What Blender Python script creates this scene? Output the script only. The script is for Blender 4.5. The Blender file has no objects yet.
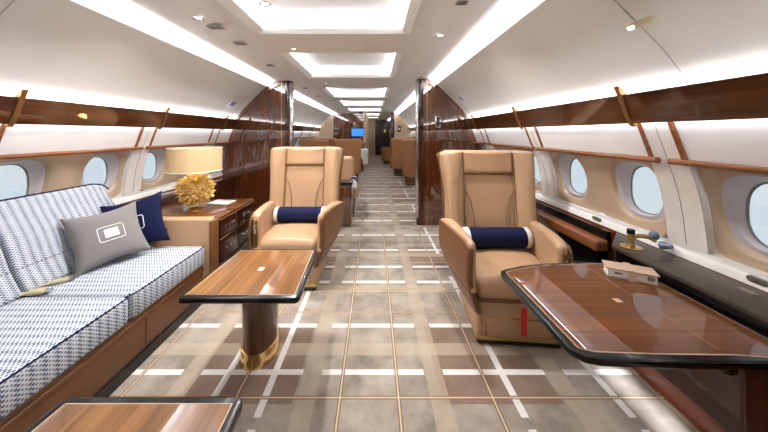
import bpy, bmesh, math, random
from mathutils import Vector, Matrix
random.seed(4)
PI = math.pi
COL = bpy.context.scene.collection
S = bpy.context.scene
CX = -.33            # cabin centre line
H, F = 1.25, 280.0   # camera height, focal length in pixels
Y0, Y1 = -1.4, 16.0  # cabin ends

# ------------------------------------------------------------ materials
def lin(c):
    return tuple((x/12.92 if x <= .04045 else ((x+.055)/1.055)**2.4) for x in [v/255 for v in c])+(1,)
class N:
    def __init__(s, name):
        s.m = bpy.data.materials.new(name); s.m.use_nodes = True
        s.t = s.m.node_tree; s.b = s.t.nodes['Principled BSDF']
    def n(s, typ, **kw):
        x = s.t.nodes.new(typ)
        for k, v in kw.items():
            if k.startswith('i_'):
                x.inputs[k[2:].replace('_', ' ')].default_value = v
            else: setattr(x, k, v)
        return x
    def l(s, a, b): s.t.links.new(a, b)
    def math(s, op, a, b=None, c=None):
        x = s.n('ShaderNodeMath', operation=op)
        for i, v in enumerate((a, b, c)):
            if v is None: continue
            if isinstance(v, (int, float)): x.inputs[i].default_value = v
            else: s.l(v, x.inputs[i])
        return x.outputs[0]
    def mix(s, f, a, b):
        x = s.n('ShaderNodeMix', data_type='RGBA')
        for sock, v in ((x.inputs[0], f), (x.inputs[6], a), (x.inputs[7], b)):
            if isinstance(v, (int, float, tuple)): sock.default_value = v
            else: s.l(v, sock)
        return x.outputs[2]
    def coord(s, out='Object'):
        return s.n('ShaderNodeTexCoord').outputs[out]
    def mapped(s, scale, out='Object', rot=(0, 0, 0)):
        m = s.n('ShaderNodeMapping'); m.inputs['Scale'].default_value = scale
        m.inputs['Rotation'].default_value = rot
        s.l(s.coord(out), m.inputs[0]); return m.outputs[0]
    def noise(s, vec, scale, detail=4, rough=.5):
        x = s.n('ShaderNodeTexNoise'); x.inputs['Scale'].default_value = scale
        x.inputs['Detail'].default_value = detail; x.inputs['Roughness'].default_value = rough
        s.l(vec, x.inputs['Vector']); return x.outputs['Fac']
    def bump(s, h, strength=.2, dist=.002):
        b = s.n('ShaderNodeBump'); b.inputs['Strength'].default_value = strength
        b.inputs['Distance'].default_value = dist; s.l(h, b.inputs['Height'])
        s.l(b.outputs[0], s.b.inputs['Normal'])

def plain(name, c, rough=.5, metal=0, coat=0, spec=.5, var=.06, nscale=6, bump=0, bscale=300, sheen=0):
    k = N(name); b = k.b
    f = k.noise(k.coord(), nscale, 4)
    c1 = lin([min(255, v*(1+var)) for v in c]); c0 = lin([v*(1-var) for v in c])
    k.l(k.mix(f, c0, c1), b.inputs['Base Color'])
    b.inputs['Roughness'].default_value = rough; b.inputs['Metallic'].default_value = metal
    b.inputs['Coat Weight'].default_value = coat; b.inputs['Coat Roughness'].default_value = .03
    b.inputs['Specular IOR Level'].default_value = spec
    b.inputs['Sheen Weight'].default_value = sheen
    if bump: k.bump(k.noise(k.coord(), bscale, 2), bump, .001)
    return k.m

def wood(name, dark, mid, axis='Y', scale=1.0, coat=1.0, rough=.35, fine=60, ior=1.5):
    k = N(name); b = k.b
    long_, cross = 1.2*scale, fine*scale
    sc = {'X': (long_, cross, cross), 'Y': (cross, long_, cross), 'Z': (cross, cross, long_)}[axis]
    v = k.mapped(sc)
    f1 = k.noise(v, 1.0, 5, .6)
    sc2 = tuple(x*.13 if x > 5 else x*.8 for x in sc)
    f2 = k.noise(k.mapped(sc2), 1.0, 3)
    f = k.math('ADD', k.math('MULTIPLY', f1, .65), k.math('MULTIPLY', f2, .35))
    r = k.n('ShaderNodeValToRGB'); k.l(f, r.inputs[0])
    e = r.color_ramp.elements
    e[0].position = .36; e[0].color = lin(dark); e[1].position = .64; e[1].color = lin(mid)
    k.l(r.outputs[0], b.inputs['Base Color'])
    b.inputs['Roughness'].default_value = rough
    b.inputs['Coat Weight'].default_value = coat; b.inputs['Coat Roughness'].default_value = .02
    b.inputs['Coat IOR'].default_value = ior; b.inputs['Specular IOR Level'].default_value = .15
    return k.m

def emit(name, c, strength):
    k = N(name)
    k.b.inputs['Base Color'].default_value = lin(c)
    k.b.inputs['Emission Color'].default_value = lin(c); k.b.inputs['Emission Strength'].default_value = strength
    return k.m

M = {}
M['white'] = plain('white_panel', (238, 235, 232), .6, var=.03)
M['ceil'] = plain('ceiling_panel', (236, 233, 228), .75, var=.02)
M['panelwhite'] = plain('headliner', (216, 210, 200), .5, var=.03, nscale=2, spec=.35)
M['rib'] = plain('rib_white', (236, 230, 222), .5, var=.04, nscale=20)
M['beige'] = plain('window_panel_beige', (184, 160, 134), .3, var=.05, coat=.6)
M['reveal'] = plain('window_reveal', (190, 183, 184), .5, var=.02)
M['copper'] = wood('copper_wood', (112, 64, 34), (150, 96, 60), 'Y', coat=.6)
M['wood_y'] = wood('walnut_along', (70, 34, 14), (122, 68, 30), 'Y', fine=40)
M['wood_band'] = wood('walnut_band', (58, 28, 9), (98, 54, 22), 'Y', fine=30, rough=.3, ior=1.7)
M['wood_z'] = wood('walnut_upright', (78, 38, 18), (98, 53, 27), 'Z', fine=30, rough=.2, ior=2.0)
M['wood_dark'] = wood('dark_walnut', (40, 18, 10), (74, 34, 18), 'Z', fine=30)
M['wood_side'] = wood('reddish_side_panel', (88, 34, 12), (124, 56, 22), 'Y', fine=20)
M['table_y'] = wood('table_veneer_along', (94, 58, 28), (150, 104, 58), 'Y', fine=70, rough=.3)
M['table_x'] = wood('table_veneer_across', (72, 36, 12), (122, 70, 28), 'X', fine=70, rough=.3)
M['pedestal'] = wood('pedestal_wood', (62, 30, 12), (112, 62, 26), 'Z', fine=30)
M['black'] = plain('black_lacquer', (10, 9, 8), .22, coat=.25, spec=.3)
M['ledge'] = plain('ledge_dark', (60, 51, 43), .38, coat=.0, spec=.35, var=.1, nscale=30)
M['leather'] = plain('tan_leather', (178, 143, 109), .42, var=.04, nscale=5, bump=.15, bscale=250)
M['leather2'] = plain('tan_leather_headrest', (174, 138, 102), .42, var=.04, bump=.15, bscale=250)
M['leather_dk'] = plain('camel_leather', (108, 70, 36), .42, var=.06, bump=.15, bscale=250)
M['leather_back'] = plain('brown_leather', (166, 116, 76), .4, var=.06)
M['seam'] = plain('seam_thread', (112, 78, 48), .8)
M['navy'] = plain('navy_fabric', (7, 15, 54), .8, var=.12, nscale=60, bump=.4, bscale=500, spec=.25)
M['grey'] = plain('grey_wool', (120, 116, 114), .95, var=.1, nscale=120, bump=.6, bscale=400, sheen=.2)
M['offwhite'] = plain('off_white_cloth', (222, 220, 214), .8, var=.03)
M['brass'] = plain('polished_brass', (226, 192, 130), .16, metal=1, var=.04)
M['gold'] = plain('gold_coral', (232, 198, 122), .38, metal=.35, var=.12, nscale=25)
M['chrome'] = plain('chrome', (220, 220, 222), .1, metal=1, var=.02)
M['ant_brass'] = plain('aged_brass', (176, 150, 96), .35, metal=.8)
M['finb'] = plain('bronze_fin', (150, 112, 74), .3, metal=.7)
M['belt'] = plain('pale_gold_buckle', (204, 192, 152), .35, metal=.4)
M['sofabase'] = plain('saddle_leather', (100, 60, 28), .45, var=.08)
M['ventgrey'] = plain('vent_frame_grey', (168, 165, 160), .5)
M['red'] = plain('red_tag', (206, 26, 26), .6)
M['paper'] = plain('paper', (236, 234, 230), .6, var=.02)
M['tanbox'] = plain('tan_box_leather', (190, 160, 136), .5)
M['bluegrey'] = plain('blue_grey_enamel', (104, 118, 140), .35, metal=.4)
M['cream'] = plain('cream_wall', (216, 192, 160), .5, var=.03)
M['darkgrey'] = plain('vent_grey', (120, 116, 110), .5)
M['plinth'] = plain('dark_plinth', (38, 33, 28), .5)
M['led'] = emit('led_white', (255, 250, 244), 14)
M['spot'] = emit('spot_lens', (255, 248, 236), 10)
M['screen'] = emit('screen_blue', (40, 110, 235), 1.4)
M['teal'] = plain('teal_picture', (96, 178, 178), .5)
M['sign'] = plain('sign_lilac', (178, 146, 186), .4)
M['whiteband'] = plain('white_thread', (232, 230, 226), .8)

k = N('lampshade'); k.b.inputs['Base Color'].default_value = lin((196, 168, 126))
k.b.inputs['Roughness'].default_value = .8
k.b.inputs['Transmission Weight'].default_value = 0
k.b.inputs['Emission Color'].default_value = lin((255, 205, 130)); k.b.inputs['Emission Strength'].default_value = .07
f = k.noise(k.mapped((4, 4, 160)), 3, 3); k.bump(f, .3, .001); M['shade'] = k.m

k = N('window_glass'); t = k.t; g = t.nodes.new('ShaderNodeBsdfGlossy'); g.inputs['Roughness'].default_value = .03
tr = t.nodes.new('ShaderNodeBsdfTransparent'); mx = t.nodes.new('ShaderNodeMixShader')
tr.inputs[0].default_value = (.93, .96, .97, 1)
mx.inputs[0].default_value = .07; t.links.new(tr.outputs[0], mx.inputs[1]); t.links.new(g.outputs[0], mx.inputs[2])
t.links.new(mx.outputs[0], t.nodes['Material Output'].inputs[0]); M['glass'] = k.m

# sofa fabric: rows of small blue-grey diamonds on white
k = N('sofa_fabric')
sep = k.n('ShaderNodeSeparateXYZ'); k.l(k.coord(), sep.inputs[0])
u = sep.outputs[1]; v = k.math('SUBTRACT', sep.outputs[2], sep.outputs[0])
nz = k.noise(k.coord(), 30, 2)
uu = k.math('MULTIPLY', u, 2*PI/.021); vv = k.math('MULTIPLY', v, 2*PI/.017)
a = k.math('SINE', uu); b_ = k.math('SINE', vv)
p = k.math('MULTIPLY', a, b_)
row = k.math('SINE', k.math('MULTIPLY', u, 2*PI/.042))
p = k.math('ADD', p, k.math('MULTIPLY', row, .30))
p = k.math('ADD', p, k.math('MULTIPLY', k.math('SUBTRACT', nz, .5), .5))
r = k.n('ShaderNodeValToRGB'); k.l(p, r.inputs[0]); e = r.color_ramp.elements
e[0].position = -0.0; e[0].color = lin((196, 200, 205)); e[1].position = .38; e[1].color = lin((78, 92, 114))
k.l(r.outputs[0], k.b.inputs['Base Color']); k.b.inputs['Roughness'].default_value = .95
k.b.inputs['Specular IOR Level'].default_value = .2
k.bump(p, .15, .001); M['sofa'] = k.m

# carpet
k = N('plaid_carpet')
sep = k.n('ShaderNodeSeparateXYZ'); k.l(k.coord(), sep.inputs[0]); X, Y = sep.outputs[0], sep.outputs[1]
def band(co, c, hw): return k.math('COMPARE', co, c, hw)
def any_(lst):
    o = lst[0]
    for x in lst[1:]: o = k.math('MAXIMUM', o, x)
    return o
n1 = k.noise(k.coord(), 5.5, 5, .6); n2 = k.noise(k.coord(), 900, 2)
base = k.mix(k.math('MULTIPLY', k.math('SUBTRACT', n1, .32), 2.6), lin((120, 108, 96)), lin((176, 164, 149)))
def per(co, c, hw, p):
    q = k.math('SUBTRACT', co, c-p/2); q = k.math('FLOORED_MODULO', q, p); return k.math('COMPARE', q, p/2, hw)
brx = any_([band(X, -.64, .26), band(X, .60, .28)])
bry = per(Y, 1.55, .26, 1.26)
base = k.mix(k.math('MULTIPLY', k.math('MULTIPLY', brx, bry), .72), base, lin((112, 80, 58)))
base = k.mix(k.math('MULTIPLY', per(X, -.32, .045, .63), .55), base, lin((178, 162, 138)))
base = k.mix(k.math('MULTIPLY', per(Y, 1.62, .045, .63), .55), base, lin((186, 170, 146)))
# white stripes
cut = k.math('SUBTRACT', 1.0, per(X, -.32, .05, .63))
yw = any_([band(Y, c, w) for c, w in ((1.464, .017), (1.818, .018), (2.35, .020), (2.618, .02), (2.99, .022), (3.43, .025), (.95, .018), (.6, .018))])
yw2 = k.math('MULTIPLY', per(Y, 4.0, .03, .45), k.math('GREATER_THAN', Y, 3.7))
wy = k.math('MULTIPLY', k.math('MAXIMUM', yw, yw2), cut)
xw = any_([band(X, c, .017) for c in (-.515, -.757, .665, 1.14)])
seg = k.math('COMPARE', k.math('FLOORED_MODULO', k.math('SUBTRACT', Y, .3), 1.26), .63+.0, .0)
seg = any_([band(Y, 1.63, .40), per(Y, 3.3, .4, 1.26)])
wx = k.math('MULTIPLY', xw, seg)
base = k.mix(k.math('MULTIPLY', k.math('MAXIMUM', wx, wy), .78), base, lin((244, 242, 238)))
gx = any_([band(X, c, .0095) for c in (-1.2, -.653, -.161, .116, .561, 1.352)])
gy = any_([band(Y, c, .0095) for c in (.7, 1.323, 1.955, 2.25, 2.703, 3.2)])
gy = k.math('MAXIMUM', gy, k.math('MULTIPLY', per(Y, 3.8, .01, .6), k.math('GREATER_THAN', Y, 3.5)))
gx2 = any_([band(X, c, .0038) for c in (-1.2, -.653, -.161, .116, .561, 1.352)])
gy2 = any_([band(Y, c, .0038) for c in (.7, 1.323, 1.955, 2.25, 2.703)])
base = k.mix(k.math('MULTIPLY', k.math('MAXIMUM', gx, gy), .85), base, lin((112, 74, 44)))
base = k.mix(k.math('MULTIPLY', k.math('MAXIMUM', gx2, gy2), .9), base, lin((214, 192, 156)))
base = k.mix(k.math('MULTIPLY', n2, .2), base, lin((90, 80, 70)))
k.l(base, k.b.inputs['Base Color']); k.b.inputs['Roughness'].default_value = .85
k.b.inputs['Sheen Weight'].default_value = .15; k.bump(n2, .35, .002)
M['carpet'] = k.m

# ------------------------------------------------------------ mesh helpers
def link(name, bm, mat, parent=None, angle=35, smooth=True, kind=None):
    me = bpy.data.meshes.new(name)
    bmesh.ops.recalc_face_normals(bm, faces=bm.faces)
    bm.to_mesh(me); bm.free()
    if smooth:
        me.shade_smooth(); me.set_sharp_from_angle(angle=math.radians(angle))
    mats = mat if isinstance(mat, (list, tuple)) else [mat]
    for m in mats: me.materials.append(m)
    o = bpy.data.objects.new(name, me); COL.objects.link(o)
    if parent: o.parent = parent
    if kind: o['kind'] = kind
    return o
def tag(o, label, cat, group=None):
    o['label'] = label; o['category'] = cat
    if group: o['group'] = group
    return o
def empty(name, label, cat, loc=(0, 0, 0), rz=0, group=None):
    o = bpy.data.objects.new(name, None); COL.objects.link(o); o.location = loc; o.rotation_euler.z = rz
    o.empty_display_size = .1
    return tag(o, label, cat, group)
def srec(name, loc=(0, 0, 0)):
    o = bpy.data.objects.new(name, None); COL.objects.link(o); o.location = loc; o['kind'] = 'structure'; return o

def box(bm, x0, x1, y0, y1, z0, z1, bev=0, seg=3, mi=0):
    r = bmesh.ops.create_cube(bm, size=1)
    vs = r['verts']
    for v in vs:
        v.co = Vector((x0+(v.co.x+.5)*(x1-x0), y0+(v.co.y+.5)*(y1-y0), z0+(v.co.z+.5)*(z1-z0)))
    fs = {f for v in vs for f in v.link_faces}
    for f in fs: f.material_index = mi
    if bev:
        es = list({e for v in vs for e in v.link_edges})
        bmesh.ops.bevel(bm, geom=es, offset=bev, segments=seg, profile=.5, affect='EDGES', clamp_overlap=True)
    return vs
def bx(*a, **k):
    bm = bmesh.new(); box(bm, *a, **k); return bm
def sub(bm, cuts):   # subdivide for later bending
    bmesh.ops.subdivide_edges(bm, edges=bm.edges, cuts=cuts, use_grid_fill=True)

def prism(bm, pts, axis, a0, a1, bev=0, seg=3, mi=0):
    """closed outline; axis X: pts=(y,z); Y: pts=(x,z); Z: pts=(x,y)"""
    def P(p, a): return {'X': (a, p[0], p[1]), 'Y': (p[0], a, p[1]), 'Z': (p[0], p[1], a)}[axis]
    v0 = [bm.verts.new(P(p, a0)) for p in pts]; v1 = [bm.verts.new(P(p, a1)) for p in pts]
    n = len(pts); fs = [bm.faces.new(v0), bm.faces.new(v1[::-1])]
    for i in range(n):
        fs.append(bm.faces.new((v0[i], v1[i], v1[(i+1) % n], v0[(i+1) % n])))
    for f in fs: f.material_index = mi
    if bev:
        es = list(set(fs[0].edges) | set(fs[1].edges))
        bmesh.ops.recalc_face_normals(bm, faces=fs)
        bmesh.ops.bevel(bm, geom=es, offset=bev, segments=seg, profile=.5, affect='EDGES', clamp_overlap=True)
    return v0+v1
def pillow(pts, axis, a0, a1, r, dome=0, name=None):
    """closed outline with rounded rims and finely ringed faces"""
    bm = bmesh.new(); cx = sum(p[0] for p in pts)/len(pts); cy = sum(p[1] for p in pts)/len(pts)
    n = len(pts); h = (a1-a0)/2; m = (a0+a1)/2; r = min(r, h*.999)
    def inset(d):
        out = []
        for i in range(n):
            a, p, b = Vector(pts[i-1]), Vector(pts[i]), Vector(pts[(i+1) % n]); t = (b-a).normalized()
            out.append((p.x-t.y*d*sg, p.y+t.x*d*sg))
        return out
    area_ = sum(pts[i-1][0]*pts[i][1]-pts[i][0]*pts[i-1][1] for i in range(n)); sg = 1 if area_ > 0 else -1
    prof = []
    for k_ in range(6):
        t = PI/2*k_/5; prof.append((r*(1-math.sin(t)), -h+r*(1-math.cos(t)) if False else -(h-r)-r*math.cos(t)))
    rings = []
    def ring(ps, a): rings.append([bm.verts.new({'X': (a, p[0], p[1]), 'Y': (p[0], a, p[1]), 'Z': (p[0], p[1], a)}[axis]) for p in ps])
    def face_rings(sgn, ks):
        base_ = inset(r)
        for q in ks: ring([(cx+(x-cx)*q, cy+(y-cy)*q) for x, y in base_], m+sgn*(h+dome*(1-q*q)))
    face_rings(-1, (.03, .25, .45, .65, .82, .93))
    for d, a in prof: ring(inset(d), m+a)
    for d, a in prof[::-1]: ring(inset(d), m-a)
    face_rings(1, (.93, .82, .65, .45, .25, .03))
    for A, B in zip(rings, rings[1:]):
        for j in range(n): bm.faces.new((A[j], A[(j+1) % n], B[(j+1) % n], B[j]))
    bm.faces.new(rings[0]); bm.faces.new(rings[-1])
    return bm
def pr(*a, **k):
    bm = bmesh.new(); prism(bm, *a, **k); return bm

def smooth_loop(pts, n=6, closed=True):
    out = []; L = len(pts)
    for i in range(L if closed else L-1):
        p0, p1, p2, p3 = (pts[(i-1) % L] if closed or i > 0 else pts[i]), pts[i], pts[(i+1) % L], (pts[(i+2) % L] if closed or i+2 < L else pts[(i+1) % L])
        for j in range(n):
            t = j/n
            out.append(tuple(.5*((2*p1[d])+(-p0[d]+p2[d])*t+(2*p0[d]-5*p1[d]+4*p2[d]-p3[d])*t*t+(-p0[d]+3*p1[d]-3*p2[d]+p3[d])*t**3) for d in range(len(p1))))
    if not closed: out.append(tuple(pts[-1]))
    return out

def rrect(x0, x1, y0, y1, r, n=6, rs=None):
    rs = rs or (r, r, r, r); out = []
    for (cx, cy, a), rr in zip(((x1, y1, 0), (x0, y1, 90), (x0, y0, 180), (x1, y0, 270)), rs):
        sx = -1 if cx == x1 else 1; sy = -1 if cy == y1 else 1
        for i in range(n+1):
            t = math.radians(a+90*i/n)
            out.append((cx+sx*rr+rr*math.cos(t), cy+sy*rr+rr*math.sin(t)))
    return out

def tube(bm, pts, r, n=8, closed=False, mi=0, rfun=None):
    pts = [Vector(p) for p in pts]; L = len(pts); rings = []
    up = Vector((0, 0, 1)); prev = None
    for i, p in enumerate(pts):
        a = pts[(i-1) % L] if (closed or i > 0) else p
        b = pts[(i+1) % L] if (closed or i < L-1) else p
        d = (b-a)
        if d.length < 1e-9: d = Vector((0, 1, 0))
        d.normalize()
        if prev is None:
            x = d.cross(up)
            if x.length < 1e-3: x = d.cross(Vector((1, 0, 0)))
        else:
            x = prev - d*prev.dot(d)
        x.normalize(); prev = x; y = d.cross(x)
        rr = rfun(i/(L-1 if L > 1 else 1))*r if rfun else r
        rings.append([bm.verts.new(p+rr*(math.cos(2*PI*j/n)*x+math.sin(2*PI*j/n)*y)) for j in range(n)])
    for i in range(L if closed else L-1):
        A, B = rings[i], rings[(i+1) % L]
        for j in range(n):
            bm.faces.new((A[j], A[(j+1) % n], B[(j+1) % n], B[j])).material_index = mi
    if not closed:
        bm.faces.new(rings[0][::-1]).material_index = mi; bm.faces.new(rings[-1]).material_index = mi
def tb(*a, **k):
    bm = bmesh.new(); tube(bm, *a, **k); return bm

def lathe(bm, prof, cx=0, cy=0, n=32, sx=1, sy=1, mi=0, cap=True):
    rings = [[bm.verts.new((cx+r*sx*math.cos(2*PI*j/n), cy+r*sy*math.sin(2*PI*j/n), z)) for j in range(n)] for r, z in prof]
    for A, B in zip(rings, rings[1:]):
        for j in range(n): bm.faces.new((A[j], A[(j+1) % n], B[(j+1) % n], B[j])).material_index = mi
    if cap:
        bm.faces.new(rings[0][::-1]).material_index = mi; bm.faces.new(rings[-1]).material_index = mi
def lt(*a, **k):
    bm = bmesh.new(); lathe(bm, *a, **k); return bm

def strip(prof, y0, y1, thick=0):
    """open profile (x,z) extruded along Y; optional thickness as offset copy"""
    bm = bmesh.new()
    if not thick:
        A = [bm.verts.new((x, y0, z)) for x, z in prof]; B = [bm.verts.new((x, y1, z)) for x, z in prof]
        for i in range(len(prof)-1): bm.faces.new((A[i], A[i+1], B[i+1], B[i]))
    else:
        off = []
        for i, p in enumerate(prof):
            a = prof[max(0, i-1)]; b = prof[min(len(prof)-1, i+1)]
            d = Vector((b[0]-a[0], b[1]-a[1])).normalized(); off.append((p[0]-d.y*thick, p[1]+d.x*thick))
        prism(bm, list(prof)+off[::-1], 'Y', y0, y1)
    return bm
def duptree(o, parent=None, group=None, label=None):
    c = o.copy(); COL.objects.link(c); c.parent = parent
    for ch in list(o.children): duptree(ch, c)
    if label: c['label'] = label
    if group: c['group'] = group
    return c

# ------------------------------------------------------------ cabin shell.  s = distance from centre line, sd = +1 right / -1 left
def SX(sd, s): return CX+sd*s
WALL = [(1.70, 0), (1.76, .35), (1.80, .655), (1.82, .71), (1.79, .93), (1.73, 1.125), (1.66, 1.31)]
WALLS = smooth_loop(WALL, 8, False)
def wall_s(z):
    for (s0, z0), (s1, z1) in zip(WALLS, WALLS[1:]):
        if z0 <= z <= z1: return s0+(s1-s0)*(z-z0)/(z1-z0)
    return WALL[-1][0] if z > 1 else WALL[0][0]
side = {1: 'right', -1: 'left'}

# floor
bm = bx(CX-1.95, CX+1.95, Y0-.1, Y1+4, -.05, 0); link('floor', bm, M['carpet'], smooth=False, kind='structure')

BAY = 1.058
def ribs(sd): return [(2.39 if sd > 0 else 2.49)+BAY*i for i in range(-4, 13)]
RW = .085
wn = 0; tn = 0
SHADES = {}
for sd in (1, -1):
    sx = lambda s: SX(sd, s)
    # lower wall
    prof = [(sx(s), z) for s, z in WALLS[:25]]
    th = -.03*sd
    link('wall_'+side[sd], strip(prof[:17], Y0, Y1, th), M['wood_side'], kind='structure')
    # white apron under window panels (between ledge and panel bottom)
    tn += 1; link('trim_%d' % tn, strip(prof[16:25], Y0, Y1, th), M['white'], kind='structure')
    # upper light panel between rail and band
    up = [(sx(s), z) for s, z in WALLS[40:]+[(1.64, 1.40), (1.65, 1.47)]]
    tn += 1; link('trim_%d' % tn, strip(up, Y0, Y1, th), M['white'], kind='structure')
    # ceiling side panel (curved, between band and cove lip)
    arc = [(1.655, 1.44), (1.60, 1.475), (1.50, 1.60), (1.385, 1.715), (1.27, 1.83), (1.18, 1.91)]
    arc = smooth_loop(arc, 4, False)
    cp = [(sx(s), z) for s, z in arc]
    tn += 1; o = link('ceiling_'+side[sd], strip(cp+[(sx(1.19), 1.925)], Y0, Y1, -.012*sd), M['panelwhite'], kind='structure')
    # cove trough + upper side ceiling
    up = [(sx(1.36), 1.78), (sx(1.37), 1.90), (sx(1.30), 1.96), (sx(1.10), 1.985), (sx(.90), 1.99), (sx(.74), 2.035), (sx(.70), 2.05), (sx(.62), 2.05)]
    tn += 1; link('ceiling_%s_cove' % side[sd], strip(up, Y0, Y1, -.012*sd), M['ceil'], kind='structure')
    # brown band
    bd = [(sx(1.62), 1.298), (sx(1.568), 1.44), (sx(1.585), 1.446), (sx(1.637), 1.302)]
    tn += 1; link('trim_%d' % tn, pr(bd, 'Y', Y0, Y1), M['wood_band'], kind='structure')
    # windows bays
    R = ribs(sd)
    for i in range(len(R)-1):
        ya, yb = R[i]+RW, R[i+1]-RW
        if yb < .1 or ya > 15.5: continue
        if sd < 0 and 3.7 < R[i] < 4.0: pass
        mid = (ya+yb)/2; zb, zt = .71, 1.112
        # frame of recess: panel sits 2 cm outboard
        bay = srec('window_%d' % (wn+1)); wn += 1
        dep = .03
        bm = bmesh.new()
        # recess side walls (return) as white lip
        lip0 = rrect(ya+.004, yb-.004, zb, zt+.03, .05, 5); lip = []
        for q in range(len(lip0)):
            p, p2 = lip0[q], lip0[(q+1) % len(lip0)]; ns = max(1, int(math.hypot(p2[0]-p[0], p2[1]-p[1])/.03))
            lip += [(p[0]+(p2[0]-p[0])*w_/ns, p[1]+(p2[1]-p[1])*w_/ns) for w_ in range(ns)]
        A = [bm.verts.new((sx(wall_s(min(z, 1.3))-.001), y, z)) for y, z in lip]
        B = [bm.verts.new((sx(wall_s(min(z, 1.3))+dep), y, z)) for y, z in lip]
        for j in range(len(lip)): bm.faces.new((A[j], A[(j+1) % len(lip)], B[(j+1) % len(lip)], B[j]))
        link('window_recess', bm, M['rib'], bay, kind='structure')
        bm = bmesh.new(); n = 72; holes = []
        ww = (yb-ya)/2
        for cy in (mid-.265, mid+.265):
            y_lo, y_hi = (ya-.012, mid) if cy < mid else (mid, yb+.012)
            zc = .925; rings = []
            def put(fn, s_off):
                ring = []
                for j in range(n):
                    t = 2*PI*(j+.5)/n; y, z = fn(t)
                    ring.append(bm.verts.new((sx(wall_s(min(max(z, .655), 1.3))*1.0+s_off) if s_off < .06 else sx(1.79+s_off), y, z)))
                rings.append(ring)
            def rect(t):
                c, s = math.cos(t), math.sin(t)
                kx = ((y_hi-cy) if c > 0 else (cy-y_lo))/max(abs(c), 1e-6); kz = ((zt+.03-zc) if s > 0 else (zc-zb))/max(abs(s), 1e-6)
                q = min(kx, kz); y, z = cy+c*q, zc+s*q
                if abs(kx-kz)/q < .045: y = y_hi if c > 0 else y_lo; z = zt+.03 if s > 0 else zb
                return y, z
            def oval(a, b, p=2.6):
                def g(t):
                    c, s = math.cos(t), math.sin(t)
                    return cy+a*math.copysign(abs(c)**(2/p), c), zc+b*math.copysign(abs(s)**(2/p), s)
                return g
            put(rect, dep); put(oval(.165, .180), dep); put(oval(.157, .172), dep+.006); put(oval(.145, .16), dep+.022)
            for A, B in zip(rings, rings[1:]):
                for j in range(n):
                    try: bm.faces.new((A[j], A[(j+1) % n], B[(j+1) % n], B[j]))
                    except ValueError: pass
            holes.append((cy, zc, oval))
        link('window_panel', bm, M['beige'], bay, angle=50, kind='structure')
        for cy, zc, oval in holes:
            bm = bmesh.new(); rings = []
            for (a, b, so) in ((.145, .16, None), (.116, .142, .07), (.108, .136, .10), (.098, .130, .104)):
                cyv = cy; fn = None
                def g(t, a=a, b=b):
                    c, s = math.cos(t), math.sin(t); p = 2.6
                    return cy+a*math.copysign(abs(c)**(2/p), c), zc+b*math.copysign(abs(s)**(2/p), s)
                ring = []
                for j in range(n):
                    y, z = g(2*PI*(j+.5)/n)
                    ring.append(bm.verts.new((sx(wall_s(z)+dep+.022) if so is None else sx(1.79+so), y, z)))
                rings.append(ring)
            for q, (A, B) in enumerate(zip(rings, rings[1:])):
                for j in range(n): bm.faces.new((A[j], A[(j+1) % n], B[(j+1) % n], B[j])).material_index = 1 if q == 2 else 0
            link('window_reveal', bm, [M['reveal'], M['darkgrey']], bay, angle=60, kind='structure')
            bm = bmesh.new(); pts = []
            for j in range(n):
                t = 2*PI*(j+.5)/n; c, s = math.cos(t), math.sin(t)
                pts.append((cy+.1*math.copysign(abs(c)**(2/2.6), c), zc+.132*math.copysign(abs(s)**(2/2.6), s)))
            prism(bm, pts, 'X', sx(1.889), sx(1.894))
            link('window_pane', bm, M['glass'], bay, kind='structure')
        # copper rail over bay
        ra = sx(1.705)
        r = bmesh.new(); tube(r, [(ra, ya-.055, 1.118), (ra, yb+.055, 1.118)], .014, 10)
        tube(r, [(ra, ya-.062, 1.118), (ra, ya-.052, 1.118)], .0155, 10)
        link('window_rail', r, M['copper'], bay, kind='structure')
    # ribs
    for q, yc in enumerate(R):
        if yc < .1: continue
        tn += 1; root = srec('trim_%d' % tn)
        pf = [(sx(s-.004), z) for s, z in WALLS[24:]+[(1.645, 1.36)]]
        b = strip(pf, yc-RW+.0, yc+RW, -.02*sd); link('rib_panel', b, M['rib'], root, kind='structure')
        b = bmesh.new()
        tube(b, [(sx(wall_s(z)-.0035), yc, z) for z in (.72, .85, .95, 1.05, 1.125, 1.2, 1.29)], .0018, 4)
        link('rib_seam', b, M['darkgrey'], root, kind='structure')
        for e in (-1, 1):
            b = strip([(sx(s-.008), z) for s, z in WALLS[40:]], yc+e*(RW-.010)-.011, yc+e*(RW-.010)+.011, -.012*sd)
            link('rib_edge', b, M['copper'], root, kind='structure')
        # brass fin across the band at rib's far edge
        yf = yc+RW-.01
        fin = smooth_loop([(sx(1.628), 1.285), (sx(1.60), 1.33), (sx(1.575), 1.40), (sx(1.545), 1.475), (sx(1.55), 1.48), (sx(1.585), 1.455), (sx(1.60), 1.40), (sx(1.64), 1.30)], 3)
        b = pr(fin, 'Y', yf-.013, yf+.013, bev=.003, seg=1); link('rib_fin', b, M['finb'], root, kind='structure')
    # ceiling panel seams
    for yc in (R[3]+.355-.55, R[5]+.2, R[7], R[9]):
        tn += 1
        b = tb([(SX(sd, s-.003), yc, z-.002) for s, z in arc[3:]], .0016, 4); link('trim_%d' % tn, b, M['darkgrey'], kind='structure')

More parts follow.
